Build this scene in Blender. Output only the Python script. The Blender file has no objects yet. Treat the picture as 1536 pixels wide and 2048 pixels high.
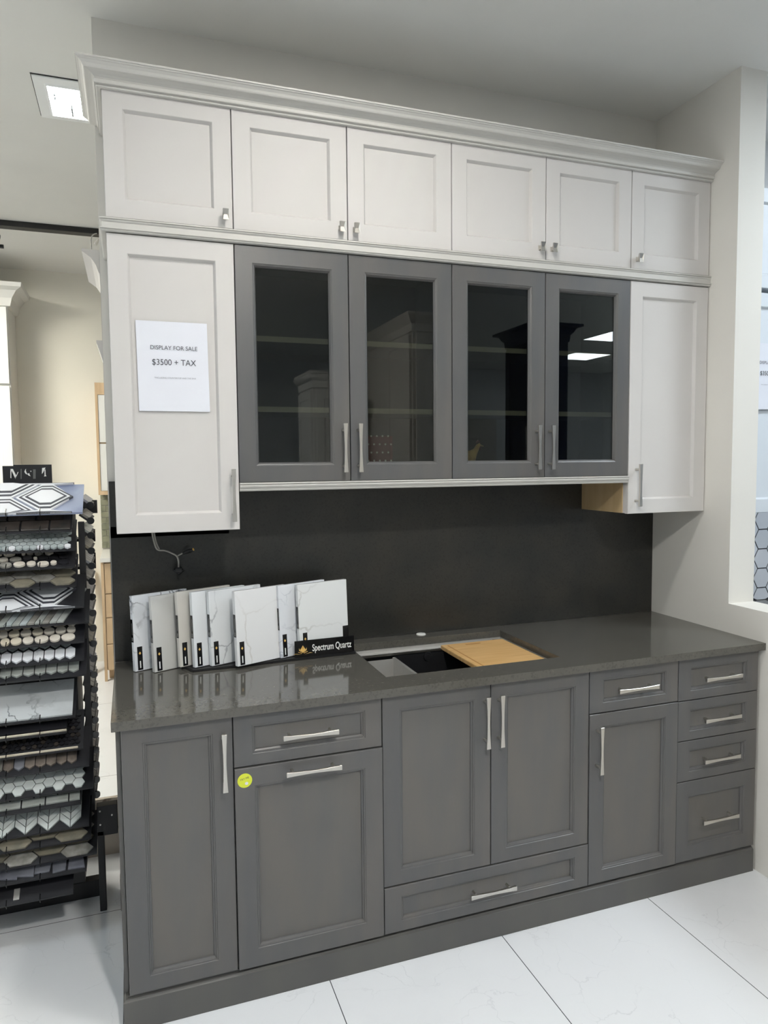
import bpy, math, random
from mathutils import Vector, Matrix
random.seed(7)
C = bpy.context.scene.collection
PI = math.pi
sc = bpy.context.scene

# ------------------------------------------------------------------ camera
CAM = Vector((0.0511, -2.0679, 1.6182))
YAW, PITCH, ROLL, FPX = math.radians(19.5018), math.radians(-3.9817), math.radians(-0.5419), 1427.2
fwd = Vector((math.sin(YAW)*math.cos(PITCH), math.cos(YAW)*math.cos(PITCH), math.sin(PITCH)))
rgt0 = Vector((math.cos(YAW), -math.sin(YAW), 0)); up0 = rgt0.cross(fwd)
rgt = rgt0*math.cos(ROLL)+up0*math.sin(ROLL); upv = -rgt0*math.sin(ROLL)+up0*math.cos(ROLL)
cd = bpy.data.cameras.new('camera'); cam = bpy.data.objects.new('camera', cd); C.objects.link(cam)
cam.matrix_world = Matrix(((rgt.x, upv.x, -fwd.x, CAM.x), (rgt.y, upv.y, -fwd.y, CAM.y), (rgt.z, upv.z, -fwd.z, CAM.z), (0, 0, 0, 1)))
cd.sensor_fit = 'VERTICAL'; cd.sensor_height = 24; cd.lens = FPX/2048*24; cd.clip_start = .05
sc.camera = cam
def at(u, v, **k):                       # point of the ray through pixel (u, v) on a plane x=, y= or z=
    d = fwd+rgt*(u-768)/FPX-upv*(v-1024)/FPX
    (a, val), = k.items(); i = 'xyz'.index(a)
    return CAM+d*((val-CAM[i])/d[i])

# ------------------------------------------------------------------ world, exposure
sc.view_settings.view_transform = 'Standard'; sc.view_settings.look = 'None'
sc.view_settings.gamma = 1; sc.view_settings.use_curve_mapping = False
sc.view_settings.exposure = 0.06
w = bpy.data.worlds.new('world'); sc.world = w; w.use_nodes = True
w.node_tree.nodes['Background'].inputs[0].default_value = (.8, .88, 1, 1)
w.node_tree.nodes['Background'].inputs[1].default_value = .25
sc.cycles.use_denoising = True
sc.cycles.max_bounces = 8; sc.cycles.diffuse_bounces = 5; sc.cycles.glossy_bounces = 4
sc.cycles.sample_clamp_indirect = 4
# ceiling panels: (x, y, size x, size y, strength, colour)
COOL = (.84, .93, 1.0); WARM = (1.0, .955, .84); NEUT = (1.0, .97, .92)
PANELS = [(.75, -.58, .13, .13, 290, NEUT), (.62, -2.38, .16, .16, 850, NEUT), (-.9, -2.9, .6, .6, 12, COOL),  # last of these is an added fill light, never seen
          (3.54, -2.63, .45, .45, 18, COOL), (6.3, -6.25, .6, .6, 14, COOL), (5.75, -4.7, .6, .6, 14, COOL),
          (3.35, -.75, .6, .6, 34, COOL), (-.9, -5.0, .6, .6, 12, COOL),  # the second is another unseen fill light, added behind
          (-1.9, -.3, .6, .6, 16, COOL), (-1.5, 2.75, .6, .6, 75, WARM), (-1.6, 1.6, .6, .6, 26, WARM)]  # the warm pair is added out of view to brighten the far room

# ------------------------------------------------------------------ materials
def lin(c): return tuple((x/255/12.92 if x/255 <= .04045 else ((x/255+.055)/1.055)**2.4) for x in c)
def mat(name, c, rough=.5, metal=0, spec=.5, c2=None, scale=8, stretch=(1, 1, 1), lo=.35, hi=.65, bump=0, coat=0, detail=5, bscale=None):
    m = bpy.data.materials.new(name); m.use_nodes = True; nt = m.node_tree; b = nt.nodes['Principled BSDF']
    c = lin(c)
    b.inputs['Base Color'].default_value = (*c, 1); b.inputs['Roughness'].default_value = rough
    b.inputs['Metallic'].default_value = metal; b.inputs['Specular IOR Level'].default_value = spec
    if coat: b.inputs['Coat Weight'].default_value = coat; b.inputs['Coat Roughness'].default_value = .05
    tc = nt.nodes.new('ShaderNodeTexCoord'); mp = nt.nodes.new('ShaderNodeMapping'); mp.inputs['Scale'].default_value = stretch
    nt.links.new(tc.outputs['Object'], mp.inputs[0])
    nz = nt.nodes.new('ShaderNodeTexNoise'); nz.inputs['Scale'].default_value = scale; nz.inputs['Detail'].default_value = detail
    nt.links.new(mp.outputs[0], nz.inputs['Vector'])
    if c2 is None: c2 = tuple(x*.96 for x in c)
    else: c2 = lin(c2)
    rp = nt.nodes.new('ShaderNodeValToRGB'); rp.color_ramp.elements[0].position = lo; rp.color_ramp.elements[1].position = hi
    rp.color_ramp.elements[0].color = (*c, 1); rp.color_ramp.elements[1].color = (*c2, 1)
    nt.links.new(nz.outputs['Fac'], rp.inputs[0]); nt.links.new(rp.outputs[0], b.inputs['Base Color'])
    if bump:
        bp = nt.nodes.new('ShaderNodeBump'); bp.inputs['Strength'].default_value = bump; bp.inputs['Distance'].default_value = .001
        n2 = nt.nodes.new('ShaderNodeTexNoise'); n2.inputs['Scale'].default_value = bscale or scale*4
        nt.links.new(mp.outputs[0], n2.inputs['Vector']); nt.links.new(n2.outputs['Fac'], bp.inputs['Height']); nt.links.new(bp.outputs[0], b.inputs['Normal'])
    return m
def nodes(m): return m.node_tree, m.node_tree.nodes, m.node_tree.links, m.node_tree.nodes['Principled BSDF']
def marble(name, base, vein, scale=6, width=.02, seed=0, rough=.12, amount=1.0, cloud=.5):
    m = mat(name, base, rough); nt, N, L, b = nodes(m)
    tc = [n for n in N if n.type == 'TEX_COORD'][0]
    mp = N.new('ShaderNodeMapping'); mp.inputs['Location'].default_value = (seed*3.1, seed*1.7, seed*2.3); mp.inputs['Rotation'].default_value = (.3, seed*.9, .5)
    L.new(tc.outputs['Object'], mp.inputs[0])
    wn = N.new('ShaderNodeTexNoise'); wn.inputs['Scale'].default_value = scale*.9; wn.inputs['Detail'].default_value = 6
    L.new(mp.outputs[0], wn.inputs['Vector'])
    mx = N.new('ShaderNodeMixRGB'); mx.inputs[0].default_value = .18; L.new(mp.outputs[0], mx.inputs[1]); L.new(wn.outputs['Color'], mx.inputs[2])
    vo = N.new('ShaderNodeTexVoronoi'); vo.feature = 'DISTANCE_TO_EDGE'; vo.inputs['Randomness'].default_value = 1; vo.inputs['Scale'].default_value = scale; L.new(mx.outputs[0], vo.inputs['Vector'])
    r = N.new('ShaderNodeValToRGB'); r.color_ramp.elements[0].position = 0; r.color_ramp.elements[0].color = (1, 1, 1, 1)
    r.color_ramp.elements[1].position = width; r.color_ramp.elements[1].color = (0, 0, 0, 1); L.new(vo.outputs['Distance'], r.inputs[0])
    n3 = N.new('ShaderNodeTexNoise'); n3.inputs['Scale'].default_value = scale*.6; L.new(mp.outputs[0], n3.inputs['Vector'])
    r3 = N.new('ShaderNodeValToRGB'); r3.color_ramp.elements[0].position = .42; r3.color_ramp.elements[1].position = .62; L.new(n3.outputs['Fac'], r3.inputs[0])
    mu = N.new('ShaderNodeMath'); mu.operation = 'MULTIPLY'; L.new(r.outputs[0], mu.inputs[0]); L.new(r3.outputs[0], mu.inputs[1])
    m2 = N.new('ShaderNodeMath'); m2.operation = 'MULTIPLY'; m2.inputs[1].default_value = amount; L.new(mu.outputs[0], m2.inputs[0])
    n4 = N.new('ShaderNodeTexNoise'); n4.inputs['Scale'].default_value = scale*.35; n4.inputs['Detail'].default_value = 7; L.new(mp.outputs[0], n4.inputs['Vector'])
    r4 = N.new('ShaderNodeValToRGB'); r4.color_ramp.elements[0].position = .5; r4.color_ramp.elements[1].position = .75
    r4.color_ramp.elements[0].color = (*lin(base), 1); v = lin(vein); bb = lin(base)
    r4.color_ramp.elements[1].color = (*[bb[i]*(1-cloud*.5)+v[i]*cloud*.5 for i in range(3)], 1); L.new(n4.outputs['Fac'], r4.inputs[0])
    mc = N.new('ShaderNodeMixRGB'); L.new(m2.outputs[0], mc.inputs[0]); L.new(r4.outputs[0], mc.inputs[1]); mc.inputs[2].default_value = (*v, 1)
    L.new(mc.outputs[0], b.inputs['Base Color'])
    return m
def emit(name, c, s):
    m = bpy.data.materials.new(name); m.use_nodes = True; b = m.node_tree.nodes['Principled BSDF']
    b.inputs['Base Color'].default_value = (.8, .8, .8, 1); b.inputs['Emission Color'].default_value = (*c, 1); b.inputs['Emission Strength'].default_value = s
    return m
M = {}
M['wall'] = mat('wall_paint', (224, 221, 214), .7, c2=(220, 217, 210), scale=2, bump=.05, bscale=120)
M['wall_cool'] = mat('wall_paint_cool', (228, 230, 232), .6, scale=2)
M['wall_cream'] = mat('wall_paint_cream', (232, 229, 218), .7, scale=2)
M['ceiling'] = mat('ceiling_paint', (232, 232, 228), .8, scale=2)
M['light_paint'] = mat('light_grey_paint', (204, 201, 198), .6, c2=(201, 198, 195), scale=3, spec=.25)
M['trim_paint'] = mat('trim_paint', (198, 196, 191), .5, scale=3)
M['white_paint'] = mat('white_paint', (226, 226, 222), .4, scale=3)
M['fixture_white'] = mat('fixture_white', (250, 252, 252), .4, scale=3)
M['neighbour_paint'] = mat('cool_white_paint', (214, 220, 226), .4, scale=3)
def stain(name, c, c2, rough=.36):
    m = mat(name, c, rough, c2=c2, scale=3.2, stretch=(2.6, 2.6, .5), lo=.38, hi=.66, spec=.45, bump=.12, bscale=70)
    return m
M['stain'] = stain('grey_stained_wood', (85, 85.5, 86.5), (95, 92.5, 90))
M['stain_panel'] = stain('grey_stained_panel', (98, 95, 91), (90, 90, 90))
M['stain_dark'] = stain('kick_stained_wood', (84, 83, 82), (88, 87, 84))
M['maple'] = mat('maple_veneer', (196, 172, 132), .5, c2=(184, 158, 118), scale=5, stretch=(4, 4, .6))
M['oak'] = mat('light_oak', (206, 180, 146), .5, c2=(188, 160, 126), scale=5, stretch=(5, 5, .5))
def stone(name, c, c2, rough, spec=.5, scl=14):
    m = mat(name, c, rough, c2=c2, scale=scl, lo=.3, hi=.7, spec=spec, detail=8); nt, N, L, b = nodes(m)
    rp = [n for n in N if n.type == 'VALTORGB'][0]; mp = [n for n in N if n.type == 'MAPPING'][0]
    v = N.new('ShaderNodeTexNoise'); v.inputs['Scale'].default_value = 130; v.inputs['Detail'].default_value = 3; L.new(mp.outputs[0], v.inputs['Vector'])
    r = N.new('ShaderNodeValToRGB'); r.color_ramp.elements[0].position = .36; r.color_ramp.elements[0].color = (.76, .76, .76, 1); r.color_ramp.elements[1].position = .46; r.color_ramp.elements[1].color = (1, 1, 1, 1)
    e = r.color_ramp.elements.new(.66); e.color = (1, 1, 1, 1); e = r.color_ramp.elements.new(.74); e.color = (1.3, 1.27, 1.24, 1)
    L.new(v.outputs['Fac'], r.inputs[0]); x = N.new('ShaderNodeMixRGB'); x.blend_type = 'MULTIPLY'; x.inputs[0].default_value = 1
    L.new(rp.outputs[0], x.inputs[1]); L.new(r.outputs[0], x.inputs[2]); L.new(x.outputs[0], b.inputs['Base Color'])
    return m
M['counter'] = stone('polished_dark_quartz', (82, 80, 75), (87, 85, 79), .08)
M['splash'] = stone('honed_dark_quartz', (40, 42, 41), (56, 54, 49), .28, .42, 5)
M['nickel'] = mat('brushed_nickel', (210, 206, 199), .28, 1, scale=60)
M['steel'] = mat('brushed_steel', (206, 204, 200), .4, .75, scale=8, stretch=(1, 30, 1))
M['steel_dark'] = mat('dark_steel', (34, 34, 36), .35, .3, scale=8)
M['black'] = mat('matte_black', (15, 15, 18), .5, scale=8)
M['black_gloss'] = mat('gloss_black', (12, 12, 14), .18, scale=8)
M['backing'] = mat('black_board', (17, 18, 23), .55, c2=(24, 25, 31), scale=9)
M['backing_blue'] = mat('slate_blue_board', (120, 130, 160), .35, c2=(150, 158, 182), scale=9)  # lighter slate-blue board colour for the top board
M['bamboo'] = mat('bamboo', (212, 174, 120), .4, c2=(198, 156, 100), scale=5, stretch=(1, 14, 1))
M['bamboo_dark'] = mat('bamboo_end', (176, 128, 72), .5, scale=5)
M['paper'] = mat('printer_paper', (222, 224, 232), .6, scale=4)
M['ink'] = mat('grey_ink', (68, 70, 78), .6)
M['ink_faint'] = mat('fine_print_ink', (140, 142, 150), .6)
M['yellow'] = mat('yellow_sticker', (214, 222, 62), .4)
M['white_ink'] = mat('white_lettering', (236, 236, 232), .5)
M['grey_ink'] = mat('dim_lettering', (104, 104, 102), .5)
M['gold'] = mat('gold_print', (206, 158, 72), .4, c2=(238, 204, 130), scale=60)
M['cord_grey'] = mat('grey_cord', (158, 156, 150), .5)
M['red'] = mat('red_card', (104, 16, 28), .5)
M['hen_gold'] = mat('gilded_ceramic', (236, 200, 120), .3, c2=(190, 150, 80), scale=40, spec=.7)
M['backtile_green'] = mat('green_glass_tile', (146, 146, 124), .25, c2=(122, 124, 104), scale=14)
M['neighbour_tile'] = mat('grey_hex_tile', (206, 210, 216), .3, c2=(196, 200, 208), scale=6)
M['grout'] = mat('dark_grout', (44, 48, 56), .8)
M['navy'] = mat('navy_paint', (28, 34, 58), .4)
M['grey_cab'] = mat('warm_grey_paint', (206, 202, 194), .4)
M['shelf'] = mat('shelf_edge', (156, 152, 134), .5)
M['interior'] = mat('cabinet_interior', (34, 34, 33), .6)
# tinted glass pane
g = bpy.data.materials.new('smoked_glass'); g.use_nodes = True; nt = g.node_tree; nt.nodes.clear()
o_ = nt.nodes.new('ShaderNodeOutputMaterial'); mx = nt.nodes.new('ShaderNodeMixShader'); tr = nt.nodes.new('ShaderNodeBsdfTransparent'); gl = nt.nodes.new('ShaderNodeBsdfGlossy'); fr = nt.nodes.new('ShaderNodeFresnel')
tr.inputs[0].default_value = (.62, .64, .61, 1); gl.inputs['Roughness'].default_value = .0; fr.inputs[0].default_value = 1.6
nt.links.new(fr.outputs[0], mx.inputs[0]); nt.links.new(tr.outputs[0], mx.inputs[1]); nt.links.new(gl.outputs[0], mx.inputs[2]); nt.links.new(mx.outputs[0], o_.inputs[0])
M['glass'] = g
# floor: large pale marble tiles with dark joints
fl = marble('marble_floor_tile', (224, 226, 229), (176, 179, 184), scale=7, width=.012, seed=4, rough=.16, amount=.35, cloud=.35)
nt, N, L, b = nodes(fl); prev = b.inputs['Base Color'].links[0].from_socket
tc = [n for n in N if n.type == 'TEX_COORD'][0]; sp = N.new('ShaderNodeSeparateXYZ'); L.new(tc.outputs['Object'], sp.inputs[0])
def joint(sock, off, per, wd):
    a = N.new('ShaderNodeMath'); a.operation = 'SUBTRACT'; a.inputs[1].default_value = off; L.new(sock, a.inputs[0])
    p = N.new('ShaderNodeMath'); p.operation = 'PINGPONG'; p.inputs[1].default_value = per/2; L.new(a.outputs[0], p.inputs[0])
    q = N.new('ShaderNodeMath'); q.operation = 'LESS_THAN'; q.inputs[1].default_value = wd/2; L.new(p.outputs[0], q.inputs[0]); return q.outputs[0]
j1 = joint(sp.outputs[0], .589, .608, .0028); j2 = joint(sp.outputs[1], .612, 1.216, .0028)
ad = N.new('ShaderNodeMath'); ad.operation = 'MAXIMUM'; L.new(j1, ad.inputs[0]); L.new(j2, ad.inputs[1])
mj = N.new('ShaderNodeMixRGB'); L.new(ad.outputs[0], mj.inputs[0]); L.new(prev, mj.inputs[1]); mj.inputs[2].default_value = (*lin((72, 74, 78)), 1); L.new(mj.outputs[0], b.inputs['Base Color'])
M['floor'] = fl

# ------------------------------------------------------------------ mesh helpers
class MB:
    def __init__(s): s.v = []; s.f = []; s.m = []
    def add(s, vs, fs, mi=0):
        n = len(s.v); s.v += [tuple(v) for v in vs]; s.f += [tuple(i+n for i in f) for f in fs]; s.m += [mi]*len(fs); return s
    def box(s, x0, x1, y0, y1, z0, z1, mi=0):
        return s.add([(x0, y0, z0), (x1, y0, z0), (x1, y1, z0), (x0, y1, z0), (x0, y0, z1), (x1, y0, z1), (x1, y1, z1), (x0, y1, z1)],
                     [(0, 3, 2, 1), (4, 5, 6, 7), (0, 1, 5, 4), (1, 2, 6, 5), (2, 3, 7, 6), (3, 0, 4, 7)], mi)
    def prism(s, pts, fn, h0, h1, mi=0, mside=None):
        # pts: 2-D polygon (counter-clockwise seen along +h); fn(a, b, h) -> 3-D
        n = len(pts); s.add([fn(a, b, h0) for a, b in pts]+[fn(a, b, h1) for a, b in pts], [tuple(range(n-1, -1, -1)), tuple(range(n, 2*n))], mi)
        k = len(s.v)-2*n; s.f += [(k+i, k+(i+1) % n, k+n+(i+1) % n, k+n+i) for i in range(n)]; s.m += [mi if mside is None else mside]*n; return s
    def rings(s, rs, close=True, cap0=False, cap1=False, mi=0, mcap=None):
        n = len(rs[0]); k = len(s.v)
        for r in rs: s.v += [tuple(p) for p in r]
        for a in range(len(rs)-1):
            for i in range(n if close else n-1):
                j = (i+1) % n; s.f.append((k+a*n+i, k+a*n+j, k+(a+1)*n+j, k+(a+1)*n+i)); s.m.append(mi)
        if cap0: s.f.append(tuple(k+i for i in range(n-1, -1, -1))); s.m.append(mi)
        if cap1: s.f.append(tuple(k+(len(rs)-1)*n+i for i in range(n))); s.m.append(mi if mcap is None else mcap)
        return s
    def cyl(s, p0, p1, r0, r1=None, n=16, mi=0):
        p0 = Vector(p0); p1 = Vector(p1); r1 = r0 if r1 is None else r1; d = (p1-p0).normalized()
        a = d.orthogonal().normalized(); b = d.cross(a)
        R = lambda p, r: [p+a*math.cos(2*PI*i/n)*r+b*math.sin(2*PI*i/n)*r for i in range(n)]
        return s.rings([R(p0, r0), R(p1, r1)], True, True, True, mi)
    def tube(s, pts, r, n=8, mi=0):
        pts = [Vector(p) for p in pts]; rs = []; a = None
        for i, p in enumerate(pts):
            d = (pts[min(i+1, len(pts)-1)]-pts[max(i-1, 0)]).normalized()
            a = (d.orthogonal() if a is None else (a-d*a.dot(d))).normalized(); b = d.cross(a)
            rr = r[i] if isinstance(r, (list, tuple)) else r
            rs.append([p+a*math.cos(2*PI*k/n)*rr+b*math.sin(2*PI*k/n)*rr for k in range(n)])
        return s.rings(rs, True, True, True, mi)
    def build(s, name, mats, parent=None, smooth=False, bevel=0, seg=2):
        me = bpy.data.meshes.new(name)
        # recentre so that the object's origin sits in the middle of its mesh
        xs = [v[0] for v in s.v]; ys = [v[1] for v in s.v]; zs = [v[2] for v in s.v]
        c = Vector(((min(xs)+max(xs))/2, (min(ys)+max(ys))/2, min(zs)))
        if name == 'floor': c = Vector((0, 0, 0))
        me.from_pydata([(v[0]-c.x, v[1]-c.y, v[2]-c.z) for v in s.v], [], s.f)
        for mm in (mats if isinstance(mats, (list, tuple)) else [mats]): me.materials.append(M[mm] if isinstance(mm, str) else mm)
        for p, i in zip(me.polygons, s.m): p.material_index = i; p.use_smooth = smooth
        import bmesh
        bm = bmesh.new(); bm.from_mesh(me); bmesh.ops.recalc_face_normals(bm, faces=bm.faces); bm.to_mesh(me); bm.free()
        o = bpy.data.objects.new(name, me); C.objects.link(o)
        if parent is not None:
            o.parent = parent; o.location = c-world(parent)
        else: o.location = c
        if bevel:
            b = o.modifiers.new('bevel', 'BEVEL'); b.width = bevel; b.segments = seg; b.limit_method = 'ANGLE'; b.angle_limit = math.radians(40)
        return o
def world(o):
    p = Vector(o.location)
    while o.parent is not None: o = o.parent; p = p+Vector(o.location)
    return p
def tag(o, label, cat=None, group=None, kind=None):
    if label: o['label'] = label
    if cat: o['category'] = cat
    if group: o['group'] = group
    if kind: o['kind'] = kind
    return o
def thing(name, loc, label, cat, group=None):
    o = bpy.data.objects.new(name, None); C.objects.link(o); o.location = loc; o.empty_display_size = .05
    return tag(o, label, cat, group)
def struct(name, mb, mats, label=None, bevel=0):
    o = mb.build(name, mats, bevel=bevel); o['kind'] = 'structure'
    if label: o['label'] = label
    return o
def text(name, s, width, x, z, y, m, parent, cap=None, rot=0, bold=0):
    """lettering facing -y, left edge at x, baseline at z"""
    cu = bpy.data.curves.new(name, 'FONT'); cu.body = s; cu.size = 1; cu.extrude = .0; cu.offset = bold; to = bpy.data.objects.new('t', cu); C.objects.link(to)
    bpy.context.view_layer.update(); me = bpy.data.meshes.new_from_object(to.evaluated_get(bpy.context.evaluated_depsgraph_get())); bpy.data.objects.remove(to)
    xs = [v.co.x for v in me.vertices]; k = width/(max(xs)-min(xs)); x0 = min(xs); kz = k if cap is None else cap/.70
    c, sn = math.cos(rot), math.sin(rot)
    for v in me.vertices:
        a, b = (v.co.x-x0)*k, v.co.y*kz; v.co = (a*c-b*sn, 0, a*sn+b*c)
    me.materials.append(M[m]); me.name = name
    o = bpy.data.objects.new(name, me); C.objects.link(o); o.parent = parent; o.location = Vector((x, y, z))-world(parent)
    return o

# ------------------------------------------------------------------ setting
H = 3.1325; XR = 2.324; YB = .62; YW = .642
struct('floor', MB().box(-4, 8, -8, 4.3, -.05, 0), 'floor', 'pale marble tile floor with thin dark joints')
struct('ceiling', MB().box(-4, 8, -8, 4.3, H, H+.05), 'ceiling', 'plain off-white painted ceiling')
struct('wall_back', MB().box(-.0254, XR+.0, YW, YW+.11, 0, H), 'wall', 'partition wall behind the grey kitchen display')
mb = MB().box(XR, XR+.131, .168, YW+.11, 0, H).box(XR, XR+.131, -2.2, .168, 0, 1.0326)
struct('wall_right', mb, 'wall', 'side wall with a tall opening above a low sill')
struct('wall_beyond', MB().box(XR+.131, 8, YW, YW+.11, 0, H), 'wall_cool', 'wall of the neighbouring display seen through the opening')
struct('wall_far', MB().box(-4, 8, 4.18, 4.3, 0, H), 'wall_cream', 'cream wall at the far end of the showroom')
struct('wall_left', MB().box(-4, -3.9, -8, 4.18, 0, H), 'wall_cool')
struct('wall_front', MB().box(-4, 8, -8, -7.9, 0, H), 'wall_cool')
struct('wall_side', MB().box(7.9, 8, -7.9, YW, 0, H), 'wall_cool')

# ceiling lights
def ceiling_light(x, y, sx, sy, st, col, label, fw=.03, drop=.006):
    t = thing('ceiling_light', (x, y, H), label, 'ceiling light', 'square ceiling lights')
    z0 = H-drop
    fr = MB(); R = lambda d, z: [(x-sx/2-d, y-sy/2-d, z), (x+sx/2+d, y-sy/2-d, z), (x+sx/2+d, y+sy/2+d, z), (x-sx/2-d, y+sy/2+d, z)]
    fr.rings([R(fw, H-.0005), R(fw, z0), R(0, z0), R(0, H-.0005)], True); fr.build('frame', 'white_paint', t)
    MB().box(x-sx/2+.002, x+sx/2-.002, y-sy/2+.002, y+sy/2-.002, H-.004, H-.001).build('diffuser', emit('lit_diffuser', col, st), t)
    return t
names = ['small bright ceiling light just in front of the grey kitchen display, above the frame', 'small bright ceiling light directly behind the viewer', 'large unseen fill light added behind the viewer on the left',
         'ceiling light mirrored as a short dash in the top of the third glass door', 'ceiling light mirrored as a long bright bar in the fourth glass door', 'ceiling light mirrored at the right edge of the fourth glass door',
         'ceiling light over the neighbouring white display', 'unseen fill light added far behind the viewer on the left',
         'ceiling light over the aisle left of the tile rack', 'unseen warm light added in the far left corner to brighten the cream wall', 'unseen warm light added over the far left aisle']
for (x, y, a, b_, s_, c_), nm in zip(PANELS, names): ceiling_light(x, y, a, b_, s_, c_, nm)
# the recessed square fitting seen at the upper left: pale frame, open glowing box, lamp inside
lx0, lx1, ly0, ly1 = -.262, .09, 1.09, 1.445
t = thing('ceiling_light', (lx0+.17, 1.27, H), 'white recessed square ceiling light left of the crown moulding', 'ceiling light', 'square ceiling lights')
fr = MB(); R = lambda d, z: [(lx0+d, ly0+d, z), (lx1-d, ly0+d, z), (lx1-d, ly1-d, z), (lx0+d, ly1-d, z)]
fr.rings([R(0, H-.0005), R(0, H-.006), R(.002, H-.008), R(.040, H-.010), R(.047, H-.016), R(.049, H-.016), R(.049, H-.0005)], True); fr.build('frame', 'fixture_white', t)
MB().box(lx0+.047, lx1-.047, ly0+.047, ly1-.047, H-.003, H-.001).build('diffuser', emit('glowing_diffuser', (.88, 1, .98), 14), t)
MB().box(-.135, -.13, 1.30, 1.37, H-.02, H-.0035).build('clip', 'black', t)
for q in (1.22, 1.25): MB().box(-.195, -.189, q, q+.006, H-.012, H-.0035).build('screw', 'black', t)
fr = MB().box(lx0-.004, lx1, ly0-.006, ly0-.001, H-.003, H-.0005).box(lx0-.0035, lx0-.0005, ly0-.001, ly1, H-.0015, H-.0005); fr.build('painted_shadow_line', 'black', t)  # black strips stand in for the shadow line along the frame
# lighting track on the far ceiling
t = thing('track_light', (-.9, 2.97, H), 'long black lighting track across the far ceiling', 'track light')
MB().box(-3.0, 1.5, 2.965, 3.04, H-.035, H-.0005).build('track', 'black', t, bevel=.003)
p = at(-1, 482, y=2.98); MB().cyl((p.x-.03, 2.98, p.z+.06), (p.x-.03, 2.98, H-.036), .008).cyl((p.x-.03, 2.93, p.z-.02), (p.x-.03, 3.05, p.z+.05), .035, .028).build('spot_head', 'black', t, smooth=False)
p = at(3, 493, y=2.98); MB().cyl((p.x-.03, 2.98, p.z), (p.x+.012, 2.98, p.z), .012).build('knob', 'black', t)

# ------------------------------------------------------------------ doors, handles, carcasses
def frame_front(name, x0, x1, z0, z1, yf, m, parent, ix=.057, iz=None, style='flat', glass=False, t=.02):
    iz = ix if iz is None else iz; g_ = .0015
    x0 += g_; x1 -= g_; z0 += g_; z1 -= g_
    R = lambda a, b_, d: [(x0+a, yf+d, z0+b_), (x1-a, yf+d, z0+b_), (x1-a, yf+d, z1-b_), (x0+a, yf+d, z1-b_)]
    rs = [R(0, 0, t), R(0, 0, .0015), R(.0015, .0015, 0)]
    if style == 'flat': prof = [(0, 0), (.0015, .001), (.008, .0125)]
    elif style == 'bead': prof = [(0, 0), (.0015, .002), (.005, .002), (.0065, .0055), (.011, .0085), (.012, .0125)]
    else: prof = [(0, 0), (.002, .002), (.006, .004), (.011, .012)]
    rs += [R(ix+a, iz+a, d) for a, d in prof]
    mb = MB()
    if glass:
        a = prof[-1][0]; rs += [R(ix+a, iz+a, t), R(0, 0, t)]; mb.rings(rs, True)
    else: mb.rings(rs, True, True, True, 0, 1 if m == 'stain' else None)
    o = mb.build(name, [m, 'stain_panel'] if m == 'stain' and not glass else m, parent)
    if glass:
        a = prof[-1][0]; pz = MB().box(x0+ix+a-.004+.004, x1-ix-a, yf+.0135, yf+.0165, z0+iz+a, z1-iz-a).build('glass_pane', 'glass', o)
    return o
def handle(p0, p1, yf, parent, vertical, name='handle', m='nickel', wend=.0155, wmid=.009, th=.010, stand=.026):
    """bow-tie bar pull from p0 to p1 (centres, (x, z))"""
    (xa, za), (xb, zb) = p0, p1; mb = MB(); y1 = yf-stand; y0 = y1-th; rs = []
    for k in range(13):
        q = k/12; s_ = abs(2*q-1); hw = (wmid+(wend-wmid)*s_**1.6)/2; x = xa+(xb-xa)*q; z = za+(zb-za)*q
        rs.append([(x-hw, y0, z), (x+hw, y0, z), (x+hw*.8, y1, z), (x-hw*.8, y1, z)] if vertical else [(x, y0, z-hw), (x, y0, z+hw), (x, y1, z+hw*.8), (x, y1, z-hw*.8)])
    mb.rings(rs, True, True, True)
    for q in (.13, .87):
        x = xa+(xb-xa)*q; z = za+(zb-za)*q; mb.cyl((x, yf, z), (x, y1+.002, z), .0048, .0042, 12)
    return mb.build(name, m, parent, bevel=.0008, seg=1)
def knob(x, z, yf, parent):
    mb = MB(); rs = []
    for q, hx, hz in ((0, .0075, .009), (.006, .0055, .007), (.013, .005, .0065), (.020, .009, .016), (.026, .0095, .017)):
        rs.append([(x-hx, yf-q, z-hz), (x+hx, yf-q, z-hz), (x+hx, yf-q, z+hz), (x-hx, yf-q, z+hz)])
    mb.rings(rs, True, True, False)
    h = [(x-.0095, yf-.026, z-.017), (x+.0095, yf-.026, z-.017), (x+.0055, yf-.022, z), (x-.0055, yf-.022, z)]
    mb.add([(x-.0095, yf-.026, z-.017), (x+.0095, yf-.026, z-.017), (x+.0055, yf-.021, z), (x-.0055, yf-.021, z), (x+.0095, yf-.026, z+.017), (x-.0095, yf-.026, z+.017)], [(0, 1, 2, 3), (3, 2, 4, 5), (0, 3, 5), (1, 4, 2)])
    return mb.build('knob', 'nickel', parent)
def carcass(x0, x1, y0, y1, z0, z1, m, parent, top=True, inner=None, name='body'):
    e = .0006; T = .017; x0 += e; x1 -= e
    mb = MB().box(x0, x0+T, y0, y1, z0, z1).box(x1-T, x1, y0, y1, z0, z1).box(x0+T, x1-T, y0, y1, z0, z0+T).box(x0+T, x1-T, y1-.008, y1, z0+T, z1-T if top else z1)
    if top: mb.box(x0+T, x1-T, y0, y1, z1-T, z1)
    return mb.build(name, m, parent)

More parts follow.
